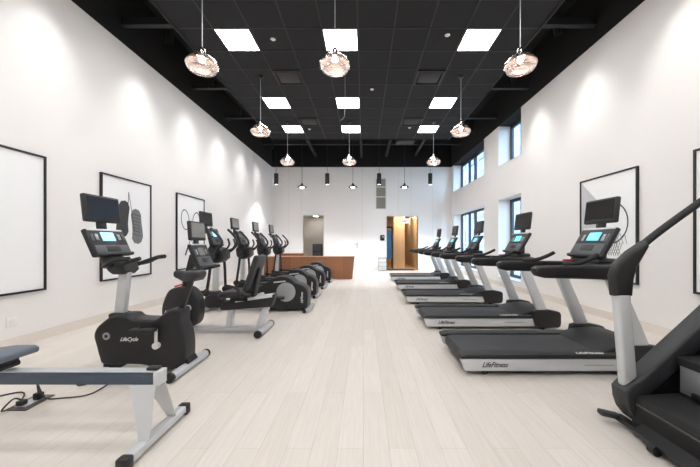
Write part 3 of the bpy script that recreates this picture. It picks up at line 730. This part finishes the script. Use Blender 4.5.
# ------------------------------------------------------------------ recumbent bike
yc = 4.38
t = thing('recumbent_bike', (-1.95, yc, 0), 'recumbent exercise bike with a padded backrest behind the upright bike', 'exercise bike')
sh = [(-2.79, 0.22), (-2.80, 0.36), (-2.76, 0.50), (-2.70, 0.61), (-2.60, 0.655), (-2.46, 0.655), (-2.37, 0.60), (-2.31, 0.50), (-2.29, 0.36), (-2.30, 0.22), (-2.34, 0.13), (-2.44, 0.10), (-2.66, 0.10), (-2.77, 0.14)]
body = MB().prism(loop2(sh, 3), yc - 0.14, yc + 0.08, 'y', 0.035, 4).build('body_shroud', 'black', t)
text('logo', 'LifeCycle', 0.055, 'logo_white', facing((-2.75, yc - 0.1405, 0.30), 'near'), body, 0.4)
for s in (-1, 1):
    c = MB().cyl((-2.42, yc + s * 0.11 - 0.03, 0.37), (-2.42, yc + s * 0.18, 0.37), 0.045).bar((-2.42, yc + s * 0.165, 0.37), (-2.44, yc + s * 0.165, 0.37 + s * 0.16), 0.036, 0.022, bev=0.008).build('crank_arm', 'white_plastic', t)
    pz = 0.37 + s * 0.16
    MB().box((-2.49, yc + s * 0.178, pz - 0.02), (-2.38, yc + s * 0.28, pz + 0.02), 0.01).tube(spline([(-2.40, yc + s * 0.18, pz), (-2.36, yc + s * 0.23, pz + 0.05), (-2.40, yc + s * 0.28, pz)]), 0.008, 8).build('pedal', 'black_soft', c)
MB().box((-2.62, yc - 0.045, 0.03), (-1.42, yc + 0.045, 0.09), 0.012).build('base_beam', 'alloy', t)
MB().bar((-1.915, yc, 0.07), (-1.88, yc, 0.36), 0.085, 0.07, bev=0.012).build('front_strut', 'silver', t)
MB().bar((-1.49, yc, 0.07), (-1.37, yc, 0.40), 0.095, 0.07, bev=0.012).build('rear_strut', 'silver', t)
rs = MB().tube([(-1.41, yc - 0.27, 0.05), (-1.41, yc + 0.27, 0.05)], 0.048, 16).build('rear_stabilizer', 'alloy', t)
for s in (-1, 1): MB().cyl((-1.41, yc + s * 0.27, 0.05), (-1.41, yc + s * 0.305, 0.05), 0.05).build('end_cap', 'black', rs)
MB().box((-2.66, yc - 0.25, 0.0), (-2.58, yc + 0.25, 0.05), 0.012).build('front_stabilizer', 'alloy', t)
MB().prism([(-2.02, 0.345), (-2.0, 0.32), (-1.30, 0.37), (-1.25, 0.50), (-1.25, 0.545), (-1.98, 0.445)], yc - 0.075, yc + 0.075, 'y', 0.012).build('seat_track', 'black', t)
MB().prism([(-1.80, 0.478), (-1.28, 0.548), (-1.28, 0.51), (-1.80, 0.435)], yc - 0.085, yc + 0.085, 'y', 0.006).build('track_rail', 'silver', t)
MB().prism([(-1.99, 0.53), (-1.96, 0.51), (-1.60, 0.53), (-1.58, 0.56), (-1.62, 0.61), (-1.94, 0.60), (-1.99, 0.57)], yc - 0.21, yc + 0.21, 'y', 0.025, 3).build('seat', 'charcoal', t)
MB().box((-1.86, yc - 0.1, 0.46), (-1.62, yc + 0.1, 0.53)).build('seat_carriage', 'black', t)
fr = Frame((-1.545, yc, 0.85), (0, 1, 0), (0.155, 0, 0.46), (-0.46, 0, 0.155))
MB().fbox(fr, (0, 0, 0), (0.40, 0.52, 0.075), 0.035, 4).build('backrest', 'charcoal', t)
MB().bar((-1.56, yc, 0.50), (-1.475, yc, 0.92), 0.04, 0.12, bev=0.01).build('back_frame', 'black', t)
for s in (-1, 1):
    MB().tube(spline([(-1.66, yc + s * 0.17, 0.52), (-1.66, yc + s * 0.26, 0.55), (-1.70, yc + s * 0.265, 0.66), (-1.86, yc + s * 0.265, 0.70)]), 0.018, 10).build('side_handle', 'black_soft', t)
MB().bar((-2.55, yc, 0.62), (-2.43, yc, 1.10), 0.08, 0.07, bev=0.015).build('console_mast', 'black', t)
fr = Frame((-2.30, yc, 1.09), (0, -1, 0), (-0.13, 0, 0.32), (0.32, 0, 0.13))
add_console(t, fr, wd=0.43, ht=0.36, scr='screen_grey')
MB().bar((-2.42, yc, 0.98), (-2.33, yc, 1.0), 0.1, 0.12).build('console_bracket', 'black', t)
fr2 = Frame((-2.38, yc, 1.44), (0, -1, 0), (-0.02, 0, 0.27), (0.27, 0, 0.02))
add_tv(t, fr2, wd=0.40, ht=0.27, scr='screen_grey', post=0.16)
MB().tube(spline([(-2.18, yc - 0.27, 0.93), (-2.3, yc - 0.27, 0.9), (-2.37, yc - 0.16, 0.88), (-2.37, yc + 0.16, 0.88), (-2.3, yc + 0.27, 0.9), (-2.18, yc + 0.27, 0.93)]), 0.02, 10).build('handlebar', 'black_soft', t)

# ------------------------------------------------------------------ ellipticals
def make_elliptical(yc, lab, scr='screen_grey', tv='screen_grey'):
    t = thing('elliptical_trainer', (-2.0, yc, 0), lab, 'elliptical trainer', 'elliptical trainers in a row along the left wall')
    P = lambda x, b, z: (x, yc + b, z)
    prof = [(-1.83, 0.06), (-1.45, 0.055), (-1.09, 0.06), (-1.045, 0.10), (-1.03, 0.24), (-1.035, 0.35), (-1.07, 0.43), (-1.15, 0.49), (-1.27, 0.535), (-1.35, 0.605), (-1.45, 0.645), (-1.58, 0.645), (-1.70, 0.60), (-1.86, 0.50), (-2.02, 0.385), (-2.08, 0.33), (-2.03, 0.30), (-1.86, 0.36), (-1.83, 0.28)]
    body = MB().prism(loop2(prof, 3), yc - 0.18, yc + 0.18, 'y', 0.035, 4).build('rear_housing', 'black', t)
    for s in (-1, 1):
        MB().cyl(P(-1.43, s * 0.18, 0.365), P(-1.43, s * 0.205, 0.365), 0.175, n=40, bev=0.006).build('drive_disc', 'silver_dark', t)
        y0, y1 = sorted((yc + s * 0.178, yc + s * 0.19))
        MB().prism([(-1.66, 0.555), (-1.45, 0.575), (-1.43, 0.555), (-1.66, 0.53)], y0, y1, 'y').build('trim_strip', 'silver', body)
    text('logo', 'LifeFitness', 0.06, 'logo_white', Matrix.Translation(P(-1.12, -0.1805, 0.16)) @ Matrix.Rotation(PI / 2, 4, 'X') @ Matrix.Rotation(PI / 2, 4, 'Z'), body, 0.3, sx=0.8)
    MB().box(P(-3.0, -0.05, 0.025), P(-0.98, 0.05, 0.062), 0.008).build('base_rail', 'alloy', t)
    for x, nm in ((-1.02, 'rear_stabilizer'), (-2.95, 'front_stabilizer')):
        f = MB().box(P(x - 0.04, -0.30, 0.02), P(x + 0.04, 0.30, 0.07), 0.012).build(nm, 'alloy', t)
        for s in (-1, 1):
            MB().cyl(P(x - (0.05 if x > -2 else 0), s * 0.25, 0.035), P(x - (0.05 if x > -2 else 0), s * 0.31, 0.035), 0.035).build('wheel', 'black', f)
    MB().prism([(-3.0, 0.05), (-2.62, 0.05), (-2.66, 0.22), (-2.76, 0.36), (-2.92, 0.36), (-3.0, 0.2)], yc - 0.11, yc + 0.11, 'y', 0.03, 3).build('front_shroud', 'black', t)
    MB().bar(P(-2.82, 0, 0.33), P(-2.80, 0, 1.02), 0.10, 0.085, bev=0.02, seg=3).build('mast', 'silver', t)
    MB().prism([(-2.90, 0.97), (-2.84, 0.90), (-2.70, 0.90), (-2.60, 0.98), (-2.60, 1.10), (-2.68, 1.18), (-2.86, 1.22), (-2.92, 1.12)], yc - 0.17, yc + 0.17, 'y', 0.04, 4).build('console_hub', 'black', t)
    for s in (-1, 1):
        d = 0.10 * s
        a = MB().tube(spline([P(-2.80 + d * 0.5, s * 0.27, 0.36), P(-2.78 + d * 0.2, s * 0.27, 0.7), P(-2.76, s * 0.265, 1.0), P(-2.64 + d * 0.3, s * 0.26, 1.14), P(-2.55 + d * 0.3, s * 0.26, 1.23)]), 0.026, 12).build('moving_arm', 'black', t)
        MB().tube(spline([P(-2.55 + d * 0.3, s * 0.26, 1.23), P(-2.55 + d * 0.3, s * 0.265, 1.31), P(-2.62 + d * 0.3, s * 0.28, 1.42), P(-2.74 + d * 0.3, s * 0.29, 1.54)]), 0.024, 12).build('grip', 'charcoal', a)
        MB().cyl(P(-2.76, s * 0.171, 1.02), P(-2.76, s * 0.30, 1.02), 0.065, bev=0.01).build('pivot', 'black', t)
        MB().cyl(P(-2.80 + d * 0.5, s * 0.23, 0.36), P(-2.80 + d * 0.5, s * 0.315, 0.36), 0.06, bev=0.01).build('arm_joint', 'black', t)
        z2 = 0.36 + s * 0.1
        l = MB().tube([P(-2.80 + d * 0.5, s * 0.27, 0.36), P(-2.2, s * 0.26, 0.32 + s * 0.03), P(-1.45, s * 0.24, z2)], 0.028, 12).build('foot_link', 'black', t)
        MB().box(P(-2.34, s * 0.19 - 0.07, 0.36 + s * 0.04), P(-2.0, s * 0.19 + 0.07, 0.395 + s * 0.04), 0.012).build('pedal', 'charcoal', l)
        MB().tube(spline([P(-2.66, s * 0.12, 1.12), P(-2.55, s * 0.13, 1.16), P(-2.50, s * 0.13, 1.25), P(-2.53, s * 0.125, 1.35)]), 0.018, 10).build('fixed_grip', 'charcoal', t)
    fr = Frame(P(-2.83, 0, 1.385), (0, -1, 0), (-0.115, 0, 0.33), (0.33, 0, 0.115))
    add_console(t, fr, wd=0.40, ht=0.36, scr=scr)
    MB().bar(P(-2.84, 0, 1.1), P(-2.93, 0, 1.5), 0.08, 0.14, bev=0.015).build('console_neck', 'black', t)
    fr2 = Frame(P(-3.0, 0, 1.725), (0, -1, 0), (-0.02, 0, 0.27), (0.27, 0, 0.02))
    add_tv(t, fr2, wd=0.42, scr=tv, post=0.16)
    return t
el = [(5.85, -2.0, 'nearest elliptical trainer, directly behind the recumbent bike'), (7.3, -2.06, 'second elliptical trainer from the recumbent bike'),
      (8.7, -2.06, 'third elliptical trainer from the recumbent bike'), (10.05, -2.02, 'farthest elliptical trainer, close to the brown reception desk')]
make_elliptical(5.85, el[0][2], 'screen_on', 'screen_off')
e0 = make_elliptical(el[1][0], el[1][2]); e0.location.x = el[1][1]
for y, x, l in el[2:]: dup(e0, (x, y, 0), l)

# ------------------------------------------------------------------ reception desk
t = thing('reception_desk', (-1.95, 11.1, 0), 'long low brown wooden reception desk at the back left', 'desk')
MB().prism([(-3.55, 0.0), (-0.40, 0.0), (-0.335, 0.75), (-3.55, 0.75)], 10.78, 10.84, 'y', 0.004).build('front_panel', 'desk_wood', t)
MB().prism([(-3.55, 0.0), (-3.49, 0.0), (-3.49, 0.75), (-3.55, 0.75)], 10.84, 11.45, 'y').build('side_panel', 'desk_wood', t)
MB().prism([(-0.46, 0.0), (-0.40, 0.0), (-0.335, 0.75), (-0.395, 0.75)], 10.84, 11.45, 'y').build('side_panel', 'desk_wood', t)
MB().box((-3.56, 10.76, 0.75), (-0.325, 11.47, 0.785), 0.006).build('desk_top', 'desk_wood', t)
t = thing('back_counter', (-2.95, 12.4, 0), 'brown wooden counter standing behind the long reception desk', 'counter')
MB().box((-3.5, 12.15, 0), (-2.38, 12.65, 0.82), 0.006).build('counter_body', 'desk_wood', t)
MB().box((-3.52, 12.12, 0.82), (-2.36, 12.68, 0.855), 0.006).build('counter_top', 'desk_wood', t)

# ------------------------------------------------------------------ stair climber
y0, y1 = 1.30, 2.16
t = thing('stair_climber', (2.25, (y0 + y1) / 2, 0), 'black stair climber with a silver post and long rising handrail at the right edge', 'stair climber')
for s, yy in ((-1, y0), (1, y1)):
    a, b = sorted((yy, yy - s * 0.10))
    MB().prism([(1.80, 0.10), (1.86, 0.045), (3.0, 0.03), (3.02, 1.22), (2.86, 1.25), (1.93, 0.42), (1.80, 0.31), (1.765, 0.27)], a, b, 'y', 0.02, 3).build('side_panel', 'black', t)
    a2, b2 = sorted((yy + s * 0.012, yy - s * 0.125))
    MB().prism([(1.82, 0.075), (1.775, 0.13), (1.75, 0.20), (1.742, 0.28), (1.775, 0.315), (1.86, 0.375), (2.86, 1.29), (2.95, 1.19), (1.90, 0.25), (1.87, 0.20), (1.88, 0.08)], a2, b2, 'y', 0.02, 3).build('stringer_cover', 'charcoal', t)
    yu = yy - s * 0.055
    MB().bar((1.812, yu, 0.29), (1.762, yu, 0.95), 0.10, 0.065, bev=0.022, seg=3).build('upright', 'silver', t)
    MB().prism([(1.705, 0.91), (1.82, 0.91), (1.83, 1.02), (1.85, 1.10), (1.935, 1.245), (1.915, 1.285), (1.81, 1.215), (1.72, 1.13), (1.69, 1.05)], yu - 0.042, yu + 0.042, 'y', 0.03, 4).build('handrail_joint', 'black', t)
    MB().tube(spline([(1.86, yu, 1.215), (2.05, yu, 1.365), (2.30, yu, 1.545), (2.62, yu, 1.77), (2.80, yu, 1.80), (2.90, yu, 1.6), (2.92, yu, 1.3)]), 0.024, 14).build('handrail', 'black_soft', t)
MB().box((1.80, y0 + 0.1, 0.06), (2.95, y1 - 0.1, 0.2)).build('chassis', 'black', t)
for i in range(4):
    xa, za = 1.80 + i * 0.265, 0.265 + i * 0.255
    st = MB().prism([(xa, za - 0.05), (xa, za), (xa + 0.30, za + 0.02), (xa + 0.30, za - 0.06)], y0 + 0.105, y1 - 0.13, 'y', 0.008).build('step', 'black_soft', t)
    MB().box((xa + 0.27, y0 + 0.14, za + 0.03), (xa + 0.285, y1 - 0.15, za + 0.205), 0.004).build('riser_plate', 'silver_dark', st)
    for yb in (y0 + 0.25, y1 - 0.28): MB().box((xa + 0.245, yb - 0.04, za + 0.03), (xa + 0.27, yb + 0.04, za + 0.07), 0.006).build('riser_bracket', 'black', st)
MB().box((2.75, y0 + 0.11, 0.2), (2.98, y1 - 0.11, 1.3)).build('drive_housing', 'black', t)
MB().box((1.80, y0 + 0.105, 0.09), (1.83, y1 - 0.13, 0.21)).build('rear_kick_plate', 'grey_panel', t)
rs = MB().bar((1.80, y0 - 0.03, 0.045), (1.80, y1 + 0.02, 0.045), 0.04, 0.06, side=(1, 0, 0), bev=0.012).build('rear_stabilizer', 'black', t)
MB().bar((1.675, y1 + 0.025, 0.07), (1.80, y1 + 0.0, 0.05), 0.035, 0.065, bev=0.012).build('end_cap', 'charcoal', rs)
for yb in (y0 + 0.1, 1.84): MB().cyl((1.745, yb - 0.02, 0.032), (1.745, yb + 0.02, 0.032), 0.032).build('wheel', 'black', t)
for yb in (y0 + 0.1, y1 - 0.1): MB().cyl((2.9, yb, 0), (2.9, yb, 0.05), 0.03).build('foot', 'black', t)
MB().bar((1.745, 1.73, 0.045), (1.84, 1.73, 0.10), 0.05, 0.5).build('rear_link', 'black', t)
MB().bar((2.92, 1.73, 1.25), (2.96, 1.73, 1.75), 0.1, 0.5, bev=0.02).build('console_mast', 'charcoal', t)
fr = Frame((2.90, 1.73, 1.75), (0, 1, 0), (0.155, 0, 0.26), (-0.26, 0, 0.155)); add_console(t, fr)

# ------------------------------------------------------------------ rowing machine
yr = 2.0
t = thing('rowing_machine', (-2.2, yr, 0), 'rowing machine with a grey seat on a metal rail in the left foreground', 'rowing machine')
MB().box((-3.35, yr - 0.038, 0.362), (-1.345, yr + 0.038, 0.438), 0.006).build('rail', 'rail_side', t)
MB().box((-3.3, yr - 0.034, 0.4385), (-1.35, yr + 0.034, 0.446), 0.003).build('rail_track', 'alloy', t)
MB().box((-1.345, yr - 0.04, 0.355), (-1.305, yr + 0.04, 0.446), 0.004).build('end_plate', 'silver', t)
MB().box((-1.40, yr - 0.025, 0.4465), (-1.33, yr + 0.03, 0.466), 0.006).build('rail_stop', 'black', t)
for s in (-1, 1):
    m = MB(); A = [(-1.49, yr + s * 0.04, 0.365), (-1.325, yr + s * 0.04, 0.365), (-1.305, yr + s * 0.135, 0.07), (-1.365, yr + s * 0.135, 0.07)]
    n3 = V((0, s * 0.006, 0.002))
    q = [m.bm.verts.new(V(p)) for p in A]; q2 = [m.bm.verts.new(V(p) + n3) for p in A]
    fs = [m.bm.faces.new(q), m.bm.faces.new(q2[::-1])] + [m.bm.faces.new((q[i], q2[i], q2[(i + 1) % 4], q[(i + 1) % 4])) for i in range(4)]
    bmesh.ops.recalc_face_normals(m.bm, faces=fs)
    m.build('leg', 'silver', t)
b = MB().bar((-1.335, yr - 0.27, 0.045), (-1.335, yr + 0.27, 0.045), 0.05, 0.06, side=(1, 0, 0), bev=0.008).build('foot_bar', 'silver', t)
for s in (-1, 1):
    y_a, y_b = sorted((yr + s * 0.255, yr + s * 0.315))
    MB().box((-1.37, y_a, 0.0), (-1.30, y_b, 0.075), 0.012).build('end_cap', 'black', b)
sm = MB()
outl = [(-2.25, yr - 0.13), (-2.25, yr + 0.13), (-2.30, yr + 0.16), (-2.42, yr + 0.15), (-2.50, yr + 0.09), (-2.505, yr), (-2.50, yr - 0.09), (-2.42, yr - 0.15), (-2.30, yr - 0.16)]
sm.prism(outl, 0.515, 0.56, 'z', 0.016, 3)
sm.build('seat', 'seat_grey', t)
sc = MB().box((-2.47, yr - 0.055, 0.485), (-2.30, yr + 0.055, 0.5155), 0.006)
for x_ in (-2.44, -2.32): sc.cyl((x_, yr - 0.06, 0.47), (x_, yr + 0.06, 0.47), 0.02)
sc.build('seat_carriage', 'black', t)
MB().bar((-2.41, yr - 0.075, 0.345), (-2.47, yr + 0.075, 0.345), 0.03, 0.02, side=(0, 0, 1)).build('rail_clip', 'charcoal', t)
MB().lathe([(0, 0.09), (0.24, 0.085), (0.27, 0.05), (0.27, -0.05), (0.24, -0.085), (0, -0.09)], (0, 0, 0)).bm.verts
fw = MB(); fw.cyl((-3.45, yr - 0.1, 0.42), (-3.45, yr + 0.1, 0.42), 0.28, n=40, bev=0.03); fw.build('flywheel_housing', 'black', t)
MB().bar((-3.45, yr - 0.3, 0.03), (-3.45, yr + 0.3, 0.03), 0.06, 0.06, side=(1, 0, 0)).bar((-3.45, yr, 0.06), (-3.45, yr, 0.2), 0.08, 0.1).build('front_stand', 'silver', t)
for s in (-1, 1):
    MB().bar((-3.08, yr + s * 0.10, 0.36), (-3.18, yr + s * 0.10, 0.62), 0.02, 0.11, bev=0.005).build('footrest', 'charcoal', t)
MB().bar((-3.12, yr - 0.16, 0.40), (-3.12, yr + 0.16, 0.40), 0.03, 0.03, side=(1, 0, 0)).build('footrest_axle', 'silver_dark', t)
mm = MB().tube(spline([(-3.5, yr, 0.66), (-3.42, yr, 0.9), (-3.2, yr, 1.02)]), 0.02); mm.box((-3.22, yr - 0.1, 0.97), (-3.18, yr + 0.1, 1.13), 0.01); mm.build('monitor_arm', 'black', t)
MB().tube([(-3.1, yr - 0.25, 0.52), (-3.1, yr + 0.25, 0.52)], 0.016).build('pull_handle', 'black', t)

# ------------------------------------------------------------------ floor box and cables
t = thing('floor_outlet', (-2.55, 2.43, 0), 'dark metal floor outlet plate with plugs under the rowing machine', 'outlet')
MB().prism([(-2.71, 2.32), (-2.55, 2.32), (-2.57, 2.56), (-2.73, 2.56)], 0.0005, 0.008, 'z', 0.002).build('cover_plate', 'plate', t)
MB().box((-2.69, 2.36, 0.0085), (-2.60, 2.52, 0.012)).build('socket', 'alloy', t)
MB().box((-2.645, 2.45, 0.0125), (-2.595, 2.50, 0.065), 0.008).build('plug', 'black', t)
MB().box((-2.68, 2.36, 0.0125), (-2.63, 2.41, 0.05), 0.008).build('plug', 'charcoal', t)
tag(MB().tube(spline([(-2.62, 2.475, 0.067), (-2.60, 2.45, 0.14), (-2.55, 2.46, 0.03), (-2.46, 2.5, 0.007), (-2.28, 2.58, 0.007), (-2.34, 2.9, 0.007), (-2.52, 2.72, 0.007), (-2.66, 2.9, 0.012)]), 0.006, 6).build('power_cable', 'cable', origin=(-2.4, 2.7, 0)), 'thin dark power cable running from the floor outlet to the upright bike', 'cable')
tag(MB().tube(spline([(-2.655, 2.385, 0.052), (-2.67, 2.34, 0.08), (-2.70, 2.29, 0.015), (-2.72, 2.42, 0.007), (-2.9, 2.6, 0.007), (-3.1, 2.42, 0.007), (-3.3, 2.15, 0.007)]), 0.006, 6).build('power_cable', 'cable', origin=(-2.9, 2.4, 0)), 'thin dark power cable running from the floor outlet along the rowing machine', 'cable')

# ------------------------------------------------------------------ outside
struct(MB().box((XR + T, -10, -0.3), (40, 80, -0.12)), 'street', 'pavement')
t = thing('street_building', (13, 32, -0.12), 'pale building across the street seen through the tall windows', 'building')
MB().box((13, 8, -0.12), (20, 70, 13.5)).build('facade_wall', 'facade', t)
for fl in range(4):
    for i in range(20):
        y = 9.0 + i * 3.0; z = 0.9 + fl * 3.2
        f = MB().box((12.95, y, z), (13.02, y + 1.5, z + 2.0)).build('window', 'window_frame', t)
        MB().box((12.93, y + 0.08, z + 0.08), (12.955, y + 1.42, z + 1.92)).build('pane', 'facade_glass', f)
MB().box((12.7, 8, 13.3), (20, 70, 13.7)).build('cornice', 'facade', t)

# ------------------------------------------------------------------ world, camera, view
w = bpy.data.worlds.new('World'); bpy.context.scene.world = w; w.use_nodes = True
bg = w.node_tree.nodes['Background']; bg.inputs[0].default_value = (0.60, 0.80, 1.0, 1); bg.inputs[1].default_value = 2.6
cam = bpy.data.cameras.new('camera'); co = bpy.data.objects.new('camera', cam); C.objects.link(co)
cam.sensor_width = 36; cam.lens = 307 / 700 * 36; cam.shift_x = -13.5 / 700; cam.shift_y = 9.5 / 700
cam.clip_start = 0.05; cam.clip_end = 300
co.location = (0, 0, 1.27); co.rotation_euler = (PI / 2, 0, 0)
sc = bpy.context.scene; sc.camera = co
for o in bpy.data.objects:
    if '_o' in o.keys(): del o['_o']
sc.view_settings.view_transform = 'Standard'; sc.view_settings.look = 'None'
sc.view_settings.gamma = 1.0; sc.view_settings.use_curve_mapping = False
sc.view_settings.exposure = 1.70
cy = sc.cycles
cy.max_bounces = 8; cy.diffuse_bounces = 5; cy.transparent_max_bounces = 16
cy.caustics_reflective = False; cy.caustics_refractive = False
cy.sample_clamp_indirect = 4.0
cy.use_denoising = True
